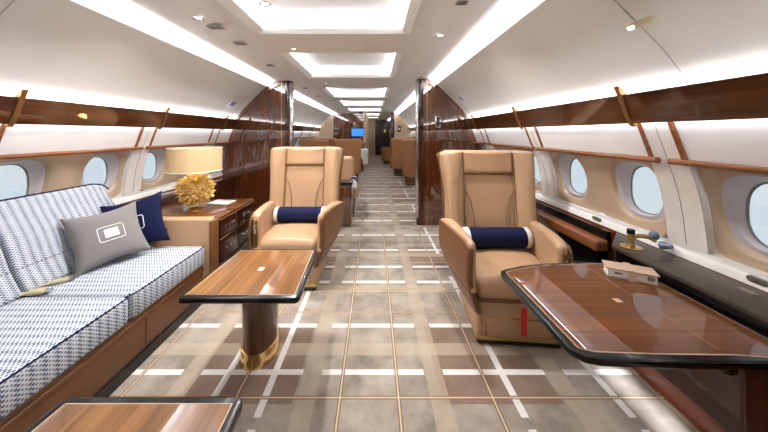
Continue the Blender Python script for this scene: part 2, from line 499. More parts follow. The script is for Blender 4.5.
# ceiling centre with recesses
REC = [(-.6, .45), (.98, 2.26), (2.80, 4.05), (4.98, 6.35), (7.0, 8.3), (9.1, 10.4), (11.6, 12.9), (14, 15.2)]
bm = bmesh.new()
ys = [Y0]+[v for r in REC for v in r]+[Y1]
for i in range(0, len(ys), 2): box(bm, CX-.62, CX+.62, ys[i], ys[i+1], 2.05, 2.062)
link('ceiling', bm, M['ceil'], smooth=False, kind='structure')
for i, (a, b) in enumerate(REC):
    root = srec('ceiling_recess')
    bm = bmesh.new()
    o1 = rrect(CX-.62, CX+.62, a, b, .001, 1); o2 = rrect(CX-.56, CX+.56, a+.05, b-.05, .02, 4)
    o1 = [(CX-.62, a), (CX+.62, a), (CX+.62, b), (CX-.62, b)]; o2 = [(CX-.56, a+.004), (CX+.56, a+.004), (CX+.56, b-.004), (CX-.56, b-.004)]
    w1 = [(CX-.66, a-.07), (CX+.66, a-.07), (CX+.66, b+.07), (CX-.66, b+.07)]
    rings = [[bm.verts.new((x, y, z)) for x, y in o] for o, z in ((o1, 2.05), (o2, 2.082), (o2, 2.09), (w1, 2.094), (w1, 2.19))]
    for A, B in zip(rings, rings[1:]):
        for j in range(4): bm.faces.new((A[j], A[(j+1) % 4], B[(j+1) % 4], B[j]))
    bm.faces.new(rings[-1])
    link('recess_frame', bm, M['ceil'], root, smooth=False, kind='structure')

def area(name, loc, rot, sx_, sy_, power, color=(1, .97, .93), shape='RECTANGLE', spread=PI):
    l = bpy.data.lights.new(name, 'AREA'); l.shape = shape; l.size = sx_; l.size_y = sy_; l.energy = power; l.color = color; l.spread = spread
    o = bpy.data.objects.new(name, l); COL.objects.link(o); o.location = loc; o.rotation_euler = rot; return o
WARM = (1, .97, .97); COOL = (.85, .90, 1.0)
KP = 1.0
for a, b in REC:
    if b < 0 : continue
    L = b-a; far = 1
    for sd in (1, -1):   # LED tape in the undercut, pointing up and inwards
        area('recess_led', (CX+sd*.63, (a+b)/2, 2.105), (PI, -sd*math.radians(28), 0), .02, L, (1.8 if a < 4 else 4.5)*L*KP, COOL)
    area('recess_led', (CX, a-.04, 2.105), (math.radians(152), 0, 0), 1.2, .02, 2.0*KP, COOL)
    area('recess_led', (CX, b+.04, 2.105), (math.radians(208), 0, 0), 1.2, .02, 2.0*KP, COOL)
for sd in (1, -1):
    LY = Y1-Y0
    for j in range(4):
        yc = Y0+LY*(j+.5)/4
        area('cove_led', (SX(sd, 1.28), yc, 1.885), (PI, -sd*math.radians(58), 0), .02, LY/4, 12*LY/4*KP, COOL)
        area('band_led', (SX(sd, 1.612), yc, 1.425), (PI, -sd*math.radians(12), 0), .015, LY/4, 2.6*LY/4*KP, COOL)
        area('under_band_led', (SX(sd, 1.642), yc, 1.305), (0, sd*math.radians(-12), 0), .012, LY/4, 0.8*LY/4*KP, COOL)
area('floor_led', (1.305, .6, .43), (0, math.radians(8), 0), .02, 3.4, 2.6*KP, COOL, spread=math.radians(26))

# ------------------------------------------------------------ end walls and partitions
link('wall_back', bx(CX-2, CX+2, Y0-.06, Y0, 0, 2.2), M['cream'], smooth=False, kind='structure')

def partition(sd, yf, xin, thick, mat, framed=True):
    """bulkhead profile following the cabin section; xin = aisle-side distance from the centre (s)"""
    nm = 'wall_%s_partition' % side[sd]
    root = srec(nm)
    outline = [(1.74, 0), (1.80, .35), (1.84, .70), (1.81, .93), (1.75, 1.125), (1.68, 1.31), (1.67, 1.45), (1.60, 1.475), (1.50, 1.60), (1.385, 1.715), (1.27, 1.83), (1.185, 1.92), (1.08, 1.985), (xin+.08, 1.995), (xin+.03, 1.99)]
    pts = [(SX(sd, s), z) for s, z in outline]+[(SX(sd, xin+.06), 1.97), (SX(sd, xin+.06), 0)]
    b = pr(pts, 'Y', yf, yf+thick)
    link('partition_panel', b, mat, root, angle=25, kind='structure')
    # rounded aisle-side post
    b = bmesh.new(); x0, x1 = sorted((SX(sd, xin), SX(sd, xin+.10)))
    prism(b, rrect(x0, x1, yf-.012, yf+thick+.012, .045, 6), 'Z', 0, 1.985); link('partition_post', b, M['wood_dark'] if mat != M['cream'] else M['wood_z'], root, angle=40, kind='structure')
    return root
pL = partition(-1, 3.95, .84, .16, M['wood_z']); pR = partition(1, 3.80, .915, .16, M['wood_z'])
for sd, root, yf, xin in ((1, pR, 3.8, .915), (-1, pL, 3.95, .84)):
    x0, x1 = sorted((SX(sd, xin-.004), SX(sd, xin+.018)))
    b = bmesh.new(); box(b, x0, x1, yf+.0, yf+.13, .10, 1.96, .004, 2); link('partition_strip', b, M['chrome'], root, kind='structure')
    b = bmesh.new(); box(b, SX(sd, xin+.135)-.003, SX(sd, xin+.135)+.003, yf-.004, yf+.01, .0, 1.985); link('partition_inlay', b, M['brass'], root, kind='structure')
    # bead following the arc
    aa = smooth_loop([(1.60, 1.46), (1.47, 1.60), (1.355, 1.715), (1.235, 1.835), (xin+.16, 1.945)], 5, False)
    b = tb([(SX(sd, s-.02), yf-.002, z-.015) for s, z in aa], .010, 6); link('partition_bead', b, M['wood_z'], root, kind='structure')

# far partition and end
b = pr([(SX(-1, .05), 0), (SX(-1, 1.12), 0), (SX(-1, 1.12), 1.93), (SX(-1, .05), 1.985)], 'Y', 10.0, 10.15)
link('wall_left_far_partition', b, M['wood_z'], kind='structure', smooth=False)
outl = [(1.12, 0), (1.80, 0), (1.84, .70), (1.75, 1.125), (1.67, 1.45), (1.60, 1.475), (1.27, 1.83), (1.12, 1.96)]
b = pr([(SX(-1, s), z) for s, z in outl], 'Y', 9.95, 10.1); link('wall_left_far_panel', b, M['cream'], kind='structure', smooth=False)
outl = [(1.05, 0), (1.80, 0), (1.84, .70), (1.75, 1.125), (1.67, 1.45), (1.60, 1.475), (1.27, 1.83), (1.05, 1.985)]
b = pr([(SX(1, s), z) for s, z in outl], 'Y', 9.95, 10.1); link('wall_right_far_panel', b, M['cream'], kind='structure', smooth=False)
link('wall_right_far_post', bx(.60, .72, 9.9, 10.15, 0, 1.99, bev=.02), M['wood_dark'], kind='structure')
# corridor behind
link('wall_left_corridor', bx(-.36, -.30, 10.15, 15.9, 0, 2.05), M['cream'], kind='structure', smooth=False)
link('wall_right_corridor', bx(.95, 1.0, 10.15, 15.9, 0, 2.05), M['cream'], kind='structure', smooth=False)
link('wall_front', bx(CX-2, CX+2, 15.9, 16.0, 0, 2.2), M['cream'], smooth=False, kind='structure')
dr = srec('door_1', (.50, 15.9, 0))
link('door_panel', bx(-.36, .36, -.05, 0, 0, 1.93, bev=.01), M['ledge'], dr, kind='structure')
b = bmesh.new()
for x0, x1, z0, z1 in ((-.42, -.36, 0, 2.0), (.36, .42, 0, 2.0), (-.42, .42, 1.93, 2.0)): box(b, x0, x1, -.08, 0, z0, z1, .008)
link('door_frame', b, M['wood_z'], dr, kind='structure')
link('door_plaque', bx(.05, .22, -.065, -.05, 1.25, 1.45, bev=.003), M['brass'], dr, kind='structure')
link('door_handle', tb([(-.28, -.05, 1.0), (-.28, -.10, 1.0), (-.16, -.10, 1.0)], .012, 8), M['chrome'], dr, kind='structure')

# ------------------------------------------------------------ club seats
def warp(o, fn):
    for v in o.data.vertices: v.co = Vector(fn(v.co))
def make_seat(name, label, loc, rz=0, aisle=-1, dark=False, group=None):
    root = empty(name, label, 'seat', loc, rz, group)
    le, le2, dk = (M['leather'], M['leather2'], M['leather_dk']) if not dark else (M['leather_dk'], M['leather_back'], M['leather_back'])
    # origin: floor, centre of base front; seat faces -Y
    base = link('seat_base', bx(-.245, .245, .0, .46, .035, .27, bev=.025), le, root)
    link('foot_plinth', bx(-.235, .235, .012, .44, .0, .034, bev=.008), M['plinth'], root)
    link('base_trim', bx(-.247, .247, -.006, .46, .036, .056, bev=.004), M['ant_brass'], root)
    b = tb([(-.19, -.003, .06), (-.19, -.003, .13), (-.175, -.003, .155), (-.15, -.003, .165), (.15, -.003, .165), (.175, -.003, .155), (.19, -.003, .13), (.19, -.003, .06)], .005, 8)
    link('footrest_trim', b, M['brass'], root)
    # cushion
    b = bx(-.25, .25, -.03, .53, .275, .405, bev=.045, seg=5); sub(b, 2)
    c = link('seat_cushion', b, le, root, angle=80)
    def f(co):
        x, y, z = co
        if z > .34: z += .022*math.cos(min(1, abs(x)/.27)*PI/2)*(1 if y < .45 else .5)*(1 if y > 0 else max(.2, 1+y/.03))
        return x, y, z
    warp(c, f)
    b = bmesh.new(); tube(b, [(-.235, -.032, .277), (.235, -.032, .277)], .004, 6)
    for xx in (-.13, .13): tube(b, [(xx, .16, .417), (xx, .30, .4175), (xx, .50, .412)], .0025, 5)
    tube(b, smooth_loop([(-.245, .20, .395), (-.2, .185, .410), (-.14, .12, .418), (-.13, .2, .418)], 4, False), .002, 5)
    link('cushion_seam', b, M['seam'], root)
    # arms
    def xo(y, sd): t = min(1, max(0, (y+.05)/.55)); return (.268 if sd == aisle else .232)+.085*(t**.8)
    def low(y, z): return z-(.022+.05*max(0, y)/.55)*max(0, min(1, (z-.30)/.3))
    def bulge(z): return .012*math.sin(max(0, min(1, (z-.2)/.45))*PI)-.05*max(0, (.42-z)/.22)**1.5
    for sd in (-1, 1):
        thin = sd == aisle
        def xoff(y, sd=sd): return xo(y, sd)
        prof = [(-.045, .22), (.03, .195), (.16, .215), (.30, .28), (.42, .37), (.50, .48), (.54, .60), (.53, .645), (.40, .650), (.2, .645), (.05, .635), (-.02, .62), (-.05, .585), (-.052, .40)]
        o = link('arm_shell', pillow(smooth_loop(prof, 4), 'X', -.004 if thin else .010, .030, .009), dk, root, angle=60)
        warp(o, lambda co: (sd*(xoff(co.y)+co.x+bulge(co.z)), co.y, low(co.y, co.z)))
        prof = [(-.035, .33), (.3, .33), (.50, .40), (.53, .60), (.525, .655), (.40, .668), (.2, .665), (.05, .655), (-.02, .640), (-.046, .60), (-.045, .40)]
        o = link('arm_pad', pillow(smooth_loop(prof, 4), 'X', -.026 if thin else -.052, .014, .018 if thin else .026), le, root, angle=80)
        def f2(co, sd=sd, thin=thin):
            x, y, z = co
            if thin: x = x-(.05*max(0, min(1, y/.5)) if x < 0 else 0)+.008
            return sd*(xoff(y)+x+.002), y, low(y, z)
        warp(o, f2)
        b = bmesh.new(); tube(b, [(sd*(xoff(y)+.031+bulge(z)), y, low(y, z)) for y, z in ((-.045, .352), (.0, .342), (.08, .335), (.16, .337), (.25, .345), (.33, .362), (.40, .385))], .003, 6)
        link('arm_seam', b, M['seam'], o)
        if not thin:
            p_ = link('arm_plate', bx(sd*.226-.016, sd*.226+.022, -.054, -.040, .36, .575, bev=.006), dk, o)
            link('arm_button', bx(sd*.226-.004, sd*.226+.010, -.062, -.050, .47, .54, bev=.004), M['chrome'], o)
    # back: bends backwards with height
    def lean(y, z): return y+.11*max(0, (z-.38)/.72)
    def bend(o):
        warp(o, lambda co: (co[0], lean(co[1], co[2]), co[2]))
    def dense(pts, d=.03):
        out = []
        for q in range(len(pts)):
            p, p2 = pts[q], pts[(q+1) % len(pts)]; ns = max(1, int(math.hypot(p2[0]-p[0], p2[1]-p[1])/d))
            out += [(p[0]+(p2[0]-p[0])*w_/ns, p[1]+(p2[1]-p[1])*w_/ns) for w_ in range(ns)]
        return out
    o = link('backrest_panel', pillow(dense(rrect(-.192, .192, .34, .927, .01, 2)), 'Y', .50, .60, .014), le, root, angle=80); bend(o)
    o = link('headrest', pillow(dense(rrect(-.192, .192, .930, 1.108, .012, 2)), 'Y', .478, .60, .026), le2, root, angle=80); bend(o)
    for sd in (-1, 1):
        w = [(.189, .33), (.31, .33), (.325, .50), (.325, .68), (.333, .82), (.352, .95), (.358, 1.04), (.348, 1.085), (.315, 1.105), (.25, 1.108), (.189, 1.108)]
        pts = dense([(sd*x, z) for x, z in smooth_loop(w[1:9], 4, False)]+[(sd*.25, 1.108), (sd*.189, 1.108), (sd*.189, .33)], .035)
        o = link('backrest_wing', pillow(pts, 'Y', .425, .62, .022), le, root, angle=80)
        def f3(co, sd=sd):
            x, y, z = co; a = abs(x)
            if y < .52: y += .052*max(0, min(1, (.262-a)/.07)) + .05*max(0, (a-.29)/.06)**2
            return x, lean(y, z), z
        warp(o, f3)
        b = bmesh.new()
        tube(b, [(sd*x, lean(y, z), z) for x, y, z in smooth_loop([(.188, .489, .80), (.160, .490, .765), (.138, .490, .70), (.122, .490, .61), (.112, .491, .45)], 4, False)], .0032, 6)
        link('gusset_seam', b, M['seam'], root)
        b = tb([(sd*.191, lean(.478, z), z) for z in (.45, .6, .75, .92, 1.09)], .0035, 6)
        link('back_seam', b, M['seam'], root)
    b = tb([(x, lean(.492, .929), .929) for x in (-.188, 0, .188)], .004, 6); link('headrest_seam', b, M['seam'], root)
    # rear shell
    w = [(-.30, .25), (.30, .25), (.33, .5), (.345, .85), (.365, 1.0), (.35, 1.09), (.0, 1.105), (-.35, 1.09), (-.365, 1.0), (-.345, .85), (-.33, .5)]
    b = pr(smooth_loop(w, 3), 'Y', .60, .66, bev=.025, seg=4); o = link('back_shell', b, dk, root, angle=80); bend(o)
    return root

seatR = make_seat('club_seat', 'tan leather club seat on the right with red tag hanging from base', (.848, 1.63, 0), math.radians(-5))
link('red_tag', bx(.005, .036, -.012, -.006, .075, .235, bev=.002), M['red'], seatR)
seatL = make_seat('club_seat', 'tan leather club seat beside the lit lamp sideboard', (-.695, 2.21, 0), math.radians(-1), aisle=1)

def bolster(label, x, y, L, r, z):
    root = empty('bolster_cushion', label, 'cushion', (x, y, z))
    b = bmesh.new(); prof = [(.0, -L/2), (r*.9, -L/2), (r, -L/2+.012), (r*1.01, 0), (r, L/2-.012), (r*.9, L/2), (0.0, L/2)]
    pts = [(p[1], 0, 0) for p in prof]
    tube(b, [(t*(L/2-.035), 0, 0) for t in (-1, -.98, -.5, 0, .5, .98, 1)], r, 28)
    link('bolster_cover', b, M['navy'], root, angle=50)
    for sd in (-1, 1):
        b = bmesh.new()
        tube(b, [(sd*(L/2-.036), 0, 0), (sd*(L/2-.006), 0, 0), (sd*L/2, 0, 0), (sd*(L/2+.001), 0, 0)], r*1.01, 28, rfun=lambda t: 1 if t < .4 else (.93 if t < .8 else .8))
        link('bolster_end', b, M['offwhite'], root, angle=50)
    return root
bolster('navy bolster cushion with white ends on the seat with red tag', .882, 1.63+.40, .47, .072, .422+.070)
bolster('navy bolster cushion with white ends on the seat by the lamp', -.685, 2.21+.405, .47, .070, .422+.068)

# ------------------------------------------------------------ tables
def table_top(root, pts, z, th, wood, axis_in=.024):
    """black rim, bright inlay line, veneer"""
    n = len(pts)
    def inset(d):
        out = []
        for i in range(n):
            a, p, b = Vector(pts[i-1]), Vector(pts[i]), Vector(pts[(i+1) % n])
            t = (b-a).normalized(); out.append((p.x-t.y*d, p.y+t.x*d))
        return out
    link('table_rim', pr(pts, 'Z', z-th, z-.001, bev=.007, seg=3), M['black'], root, angle=50)
    link('table_inlay', pr(inset(axis_in), 'Z', z-.004, z+.0006), M['whiteband'] if False else M['tanbox'], root)
    link('table_veneer', pr(inset(axis_in+.0035), 'Z', z-.003, z+.0012), wood, root, smooth=False)
def ccw(pts):
    a = sum(pts[i-1][0]*pts[i][1]-pts[i][0]*pts[i-1][1] for i in range(len(pts)))
    return pts if a > 0 else pts[::-1]
ZT = .521
def sofa_table(label, x, y):
    root = empty('pedestal_table', label, 'table', (x, y, 0))
    pts = rrect(-.272, .272, -.264, .264, .026, 6)
    out = []
    for px, py in pts:   # slight bow: far side narrower
        out.append((px*(1-.085*(py+.262)/.524)+.004*(py+.262)/.524, py))
    table_top(root, ccw(out), ZT, .028, M['table_y'])
    # emblem on top
    link('table_emblem', bx(-.014, .014, -.016, .016, ZT+.0008, ZT+.0022), M['paper'], root, smooth=False)
    b = lt([(.95, .495), (1.0, .42), (.98, .25), (.96, .075)], -.045, .13-.02, 40, .095, .135)
    link('pedestal', b, M['pedestal'], root)
    b = lt([(.97, .078), (1.02, .076), (1.02, .02), (1.06, .006), (1.06, .0)], -.045, .13-.02, 40, .095, .135)
    link('pedestal_base', b, M['brass'], root)
    return root
t1 = sofa_table('gloss walnut pedestal table in front of sofa, seen whole with brass foot', -.604, 1.500)
t2 = duptree(t1, None, label='gloss walnut pedestal table cut off at the bottom left corner'); t2.location = (-.61, .515, 0)

# side table right (fixed to ledge)
ZR = .608
root = empty('console_table', 'large gloss walnut folding table with black rim along the right wall', 'table', (.92, 1.1, 0))
raw = [(-.335, -.262), (-.31, -.292), (-.27, -.303), (-.10, -.312), (.12, -.315), (.330, -.317), (.330, .292), (.12, .296), (-.07, .287), (-.20, .262), (-.30, .226), (-.328, .21), (-.337, .18), (-.337, 0)]
table_top(root, ccw(raw), ZR, .026, M['table_x'])
b = bmesh.new(); tube(b, [(.10, -.275, ZR+.0012), (.10, .27, ZR+.0012)], .0009, 4); link('table_joint', b, M['copper'], root)
link('table_emblem', bx(-.0, .024, -.040, -.016, ZR+.0008, ZR+.0022), M['tanbox'], root, smooth=False)
b = bmesh.new(); box(b, .06, .33, -.28, -.24, ZR-.05, ZR-.027, .006); box(b, .10, .14, -.29, -.20, ZR-.065, ZR-.027, .008); link('table_bracket', b, M['black'], root)
link('table_support', bx(.20, .345, -.25, .25, .30, ZR-.027, bev=.01), M['wood_dark'], root)

# right ledge: dark top near, lower camel-topped ledge further aft
led = empty('side_ledge', 'dark gloss side ledge along the right wall beside the folding table', 'ledge', (0, 0, 0))
xi, xw = 1.254, 1.462
pts = [(xi+.004, Y0+.02), (xw, Y0+.02), (xw, 1.69), (xi+.04, 1.52), (xi+.012, 1.49), (xi+.004, 1.46)]
link('ledge_top', pr(ccw(pts), 'Z', .638, .655, bev=.003, seg=2), M['ledge'], led, angle=40)
pts = [(xi+.008, Y0+.02), (xw-.03, Y0+.02), (xw-.03, 1.66), (xi+.045, 1.51), (xi+.014, 1.48), (xi+.008, 1.45)]
link('ledge_body', pr(ccw(pts), 'Z', .44, .638), M['black'], led, angle=40)
link('ledge_seam', bx(xi+.05, xw-.02, 1.30, 1.302, .6548, .656), M['black'], led, smooth=False)
b = bmesh.new(); prism(b, rrect(xi+.085, xi+.17, 1.03, 1.14, .04, 6), 'Z', .655, .6575); 
led2 = empty('low_side_ledge', 'low side ledge with brown leather edge behind the right seat arm', 'ledge', (0, 0, 0))
link('ledge_pad', bx(1.33, 1.415, 1.68, 3.78, .535, .602, bev=.016, seg=4), M['copper'], led2)
link('ledge_well', bx(1.36, 1.42, 1.70, 3.78, .30, .534), M['black'], led2)
link('ledge_back', bx(1.417, 1.440, 1.70, 3.78, .525, .650, bev=.004), M['black'], led2)

# left sill behind sofa / sideboard
led3 = empty('window_sill_ledge', 'dark wood ledge below the left windows between sofa and partition', 'ledge')
link('sill_top', bx(-2.105, -1.93, 2.17, 3.93, .60, .65, bev=.005), M['wood_dark'], led3)
link('sill_body', bx(-2.08, -1.95, 2.17, 3.93, .02, .598), M['wood_dark'], led3)

# oval sockets / air outlets
def outlet(label, x, y, z, ax, L=.045, grp=None):
    root = empty('wall_socket', label, 'socket', (x, y, z))
    if ax == 'side': o = rrect(-L, L, -.013, .013, .0125, 6); b = pr(o, 'X', -.004, .006); root.rotation_euler.y = math.radians(-17)
    else: o = [(q, p) for p, q in rrect(-L, L, -.014, .014, .0135, 6)]; b = pr(o, 'Z', -.001, .003)
    link('socket_plate', b, M['darkgrey'], root)
    for q in (-.5, .35):
        b = bmesh.new()
        if ax == 'side': box(b, -.0055, .0, q*L-.007, q*L+.007, -.006, .006)
        else: box(b, -.006, .006, q*L-.007, q*L+.007, .002, .0042)
        link('socket_slot', b, M['ant_brass'], root)
    return root
outlet('oval socket in the white strip above the brown leather ledge', 1.472, 1.85, .682, 'side', .035)
outlet('oval socket in the white strip at the right edge of the photo', 1.472, 1.075, .682, 'side', .030)
outlet('oval socket set in the dark ledge top at the right edge', 1.40, 1.05, .656, 'top', .028)

# brass swivel fixture
fx = empty('swivel_lamp', 'brass swivel fixture with black cap and blue-grey head on dark ledge', 'lamp', (1.338, 1.475, .655))
fx.location = (1.335, 1.455, .655)
b = lt([(.045, 0), (.045, .004), (.040, .006)], 0, 0, 32); link('fixture_plate', b, M['brass'], fx)
b = lt([(.019, .006), (.019, .02), (.016, .022), (.016, .07), (.018, .072)], 0, 0, 24); link('fixture_post', b, M['ant_brass'], fx)
b = lt([(.017, .0725), (.017, .092), (.014, .096)], 0, 0, 24); link('fixture_cap', b, M['black'], fx)
b = tb(smooth_loop([(.012, 0, .055), (.04, -.005, .062), (.075, -.015, .06), (.10, -.03, .045)], 4, False), .011, 10); link('fixture_arm', b, M['ant_brass'], fx)
b = bmesh.new()
bmesh.ops.create_uvsphere(b, u_segments=20, v_segments=12, radius=.021, matrix=Matrix.Translation((.098, -.022, .07)) @ Matrix.Diagonal((1, 1, 1.15, 1)))
bmesh.ops.create_cone(b, segments=16, radius1=.02, radius2=.009, depth=.05, matrix=Matrix.Translation((.108, -.075, .038)) @ Matrix.Rotation(math.radians(75), 4, 'X'), cap_ends=True)
link('fixture_head', b, M['bluegrey'], fx)

# stationery box on the table
sb = empty('stationery_box', 'tan leather box of white cards closed by a strap on folding table', 'box', (1.135, 1.245, ZR+.0013), math.radians(-28)); sb.scale = (.84, .84, .95)
for i, (dz, c) in enumerate(((0, 'paper'),)):
    link('card_stack', bx(-.098, .098, -.042, .042, .006, .038, bev=.003), M['paper'], sb)
link('box_tray', bx(-.102, .102, -.046, .046, 0, .006, bev=.002), M['tanbox'], sb)
link('box_lid', bx(-.106, .106, -.050, .050, .0385, .0455, bev=.003), M['tanbox'], sb)
b = bmesh.new(); box(b, -.014, .014, -.054, .054, .046, .049, .001); box(b, -.014, .014, -.055, -.052, .0, .049, .001); box(b, -.014, .014, .0505, .0535, .0, .049, .001)
link('box_strap', b, M['tanbox'], sb)
link('box_label', bx(.060, .088, -.0435, -.042, .012, .032), M['darkgrey'], sb, smooth=False)
link('box_label', bx(-.070, -.040, -.0435, -.042, .018, .027), M['darkgrey'], sb, smooth=False)

# ------------------------------------------------------------ sofa
sofa = empty('sofa', 'long sofa in white and blue-grey patterned fabric along the left wall', 'sofa', (0, 0, 0))
def sofa_split(): return [(.56, 1.435), (1.445, 2.075), (-.35, .55)]
for a, b_ in sofa_split():
    b = bx(-1.80, -1.245, a, b_, .275, .42, bev=.03, seg=4); sub(b, 1)
    o = link('seat_cushion', b, M['sofa'], sofa, angle=80)
    b = bmesh.new(); tube(b, smooth_loop([(-1.275, a+.012, .412), (-1.254, a+.035, .410), (-1.253, (a+b_)/2, .411), (-1.254, b_-.035, .410), (-1.275, b_-.012, .412)], 5, False), .0042, 6)
    link('cushion_piping', b, M['navy'], o)
for a, b_ in ((.50, 1.425), (1.435, 2.10), (-.35, .49)):
    # leaning back cushion
    pts = smooth_loop([(-1.785, .415), (-1.815, .50), (-1.845, .56), (-1.89, .68), (-1.955, .80), (-1.985, .86), (-2.01, .885), (-2.045, .88), (-2.055, .84), (-2.03, .70), (-1.96, .45), (-1.93, .40)], 3)
    b = pr(pts, 'Y', a, b_, bev=.02, seg=4)
    o = link('back_cushion', b, M['sofa'], sofa, angle=80)
    if b_ > 2:
        for v in o.data.vertices:
            pass
        bmm = bmesh.new(); bmm.from_mesh(o.data)
        for q in range(8):
            bmesh.ops.bisect_plane(bmm, geom=bmm.verts[:]+bmm.edges[:]+bmm.faces[:], plane_co=(0, b_-.02-.012*q, 0), plane_no=(0, 1, 0))
        for v in bmm.verts:
            t = (v.co.y-(b_-.11))/.11
            if t > 0 and v.co.z > .6: v.co.z -= .085*(1-math.sqrt(max(0, 1-t*t)))*min(1, (v.co.z-.6)/.2)
        bmm.to_mesh(o.data); bmm.free()
    b = bmesh.new(); tube(b, [(-2.005, a+.01, .887), (-2.005, b_-.11, .887)]+([(-2.0, b_-.06, .877), (-1.995, b_-.03, .862), (-1.985, b_-.005, .83)] if b_ > 2 else [(-2.005, b_-.01, .887)]), .0045, 6)
    link('back_piping', b, M['navy'], o)
    link('back_seam', tb([(-1.838, a+.01, .546), (-1.838, b_-.01, .546)], .003, 5), M['darkgrey'], o)
link('sofa_base', bx(-2.0, -1.262, -.35, 2.07, .06, .274, bev=.01), M['sofabase'], sofa)
link('sofa_plinth', bx(-2.0, -1.256, -.35, 2.07, 0, .058), M['plinth'], sofa)
link('base_rail', bx(-1.268, -1.255, -.35, 2.07, .235, .255, bev=.004), M['sofabase'], sofa)
for y in (.93, 1.55): link('base_seam', bx(-1.2625, -1.2585, y, y+.006, .07, .23), M['seam'], sofa)
b = bx(-2.0, -1.215, 2.08, 2.155, 0, .612, bev=.02, seg=4); link('sofa_arm', b, M['leather'], sofa, angle=60)
link('arm_front', bx(-1.222, -1.196, 2.07, 2.165, 0, .600, bev=.012, seg=3), M['leather_dk'], sofa)
link('arm_button', bx(-1.56, -1.535, 2.072, 2.083, .528, .54, bev=.003), M['plinth'], sofa)

# seat belts on the sofa
def belt(label, x, y, rz):
    root = empty('seat_belt', label, 'seat belt', (x, y, .422), rz, 'seat belts lying at the back of the sofa seat')
    link('belt_strap', bx(-.075, -.012, -.018, .018, .006, .012, bev=.002), M['belt'], root)
    link('belt_buckle', bx(-.02, .045, -.021, .021, .001, .020, bev=.006), M['belt'], root)
    link('belt_tongue', bx(.044, .07, -.016, .016, .004, .010, bev=.002), M['chrome'], root)
    return root
belt('brass seat belt buckle at the left photo edge on the sofa', -1.755, 1.44, math.radians(25))
belt('brass seat belt buckle on the sofa next to the grey cushion', -1.75, 1.545, math.radians(35))

def cushion(name, label, loc, rot, w, h, mat, th=.10):
    root = empty(name, label, 'cushion', loc); root.rotation_euler = rot
    b = bmesh.new(); n = 18; V = {}
    for s in (-1, 1):
        for i in range(n+1):
            for j in range(n+1):
                u, v = -1+2*i/n, -1+2*j/n
                if s > 0 and (i in (0, n) or j in (0, n)): V[s, i, j] = V[-1, i, j]; continue
                pin = 1-.17*(1-u*u)*abs(v)**3; pin2 = 1-.13*(1-v*v)*abs(u)**3
                t = (max(0, (1-u*u))**.45)*(max(0, (1-v*v))**.45)
                V[s, i, j] = b.verts.new((u*w/2*pin2, s*th/2*t, v*h/2*pin))
    for s in (-1, 1):
        for i in range(n):
            for j in range(n):
                b.faces.new((V[s, i, j], V[s, i+1, j], V[s, i+1, j+1], V[s, i, j+1]))
    link('cushion_cover', b, mat, root, angle=120)
    # embroidered frame and patch on front (-Y side)
    def onsurf(u, v):
        t = (max(0, (1-u*u))**.45)*(max(0, (1-v*v))**.45); return (u*w/2, -th/2*t-.0015, v*h/2)
    b = bmesh.new(); pts = [onsurf(p/(w/2), q/(h/2)) for p, q in rrect(-.062, .062, -.045, .045, .012, 4)]
    tube(b, pts, .0028, 5, closed=True); link('embroidered_frame', b, M['whiteband'], root)
    b = bmesh.new(); pts = [onsurf(p/(w/2), q/(h/2)) for p, q in rrect(-.034, .034, -.026, .026, .002, 2)]
    prv = [bm_v for bm_v in (b.verts.new((x, y-.0015, z)) for x, y, z in pts)]; back = [b.verts.new((x, y+.003, z)) for x, y, z in pts]
    b.faces.new(prv); b.faces.new(back[::-1])
    for i in range(len(pts)): b.faces.new((prv[i], back[i], back[(i+1) % len(pts)], prv[(i+1) % len(pts)]))
    link('embroidered_patch', b, M['whiteband'], root)
    return root
cushion('throw_cushion', 'grey wool cushion with white square patch on the patterned sofa', (-1.705, 1.80, .592), (math.radians(-29), math.radians(-5), math.radians(60)), .375, .37, M['grey'], .13)
cushion('throw_cushion', 'navy cushion with white square patch against the sofa arm', (-1.69, 1.985, .608), (math.radians(-16), math.radians(-13), math.radians(22)), .37, .37, M['navy'], .09)

# ------------------------------------------------------------ sideboard with lamp
sbd = empty('sideboard', 'dark gloss sideboard with walnut top behind the sofa arm', 'cabinet', (0, 0, 0))
link('cabinet_body', bx(-1.92, -1.215, 2.175, 2.78, .02, .575, bev=.006), M['wood_dark'], sbd)
link('cabinet_top', bx(-1.925, -1.195, 2.17, 2.785, .576, .600, bev=.006), M['table_x'], sbd)
link('top_edge', bx(-1.925, -1.190, 2.17, 2.79, .570, .5755, bev=.002), M['leather_dk'], sbd)
for z0, z1 in ((.43, .56), (.24, .41), (.05, .22)):
    for a, c in ((2.19, 2.475), (2.485, 2.77)):
        d = link('drawer', bx(-1.216, -1.203, a, c, z0, z1, bev=.003), M['wood_dark'], sbd)
        for q in (-.06, 0, .06):
            y = (a+c)/2+q
            b = bmesh.new(); tube(b, [(-1.204, y, (z0+z1)/2), (-1.192, y, (z0+z1)/2)], .009, 12); link('knob', b, M['chrome'], d)
link('drawer_rail', bx(-1.212, -1.198, 2.18, 2.78, .415, .424), M['brass'], sbd)
# magazine
mg = empty('magazine', 'white magazine lying on the sideboard right of the lamp', 'magazine', (-1.41, 2.60, .6005), math.radians(-8))
link('pages', bx(-.095, .095, -.07, .07, 0, .009, bev=.002), M['paper'], mg)
link('cover', bx(-.098, .098, -.073, .073, .0092, .0105), M['paper'], mg)
link('cover_title', bx(-.08, .08, .03, .055, .0106, .0112), M['darkgrey'], mg, smooth=False)

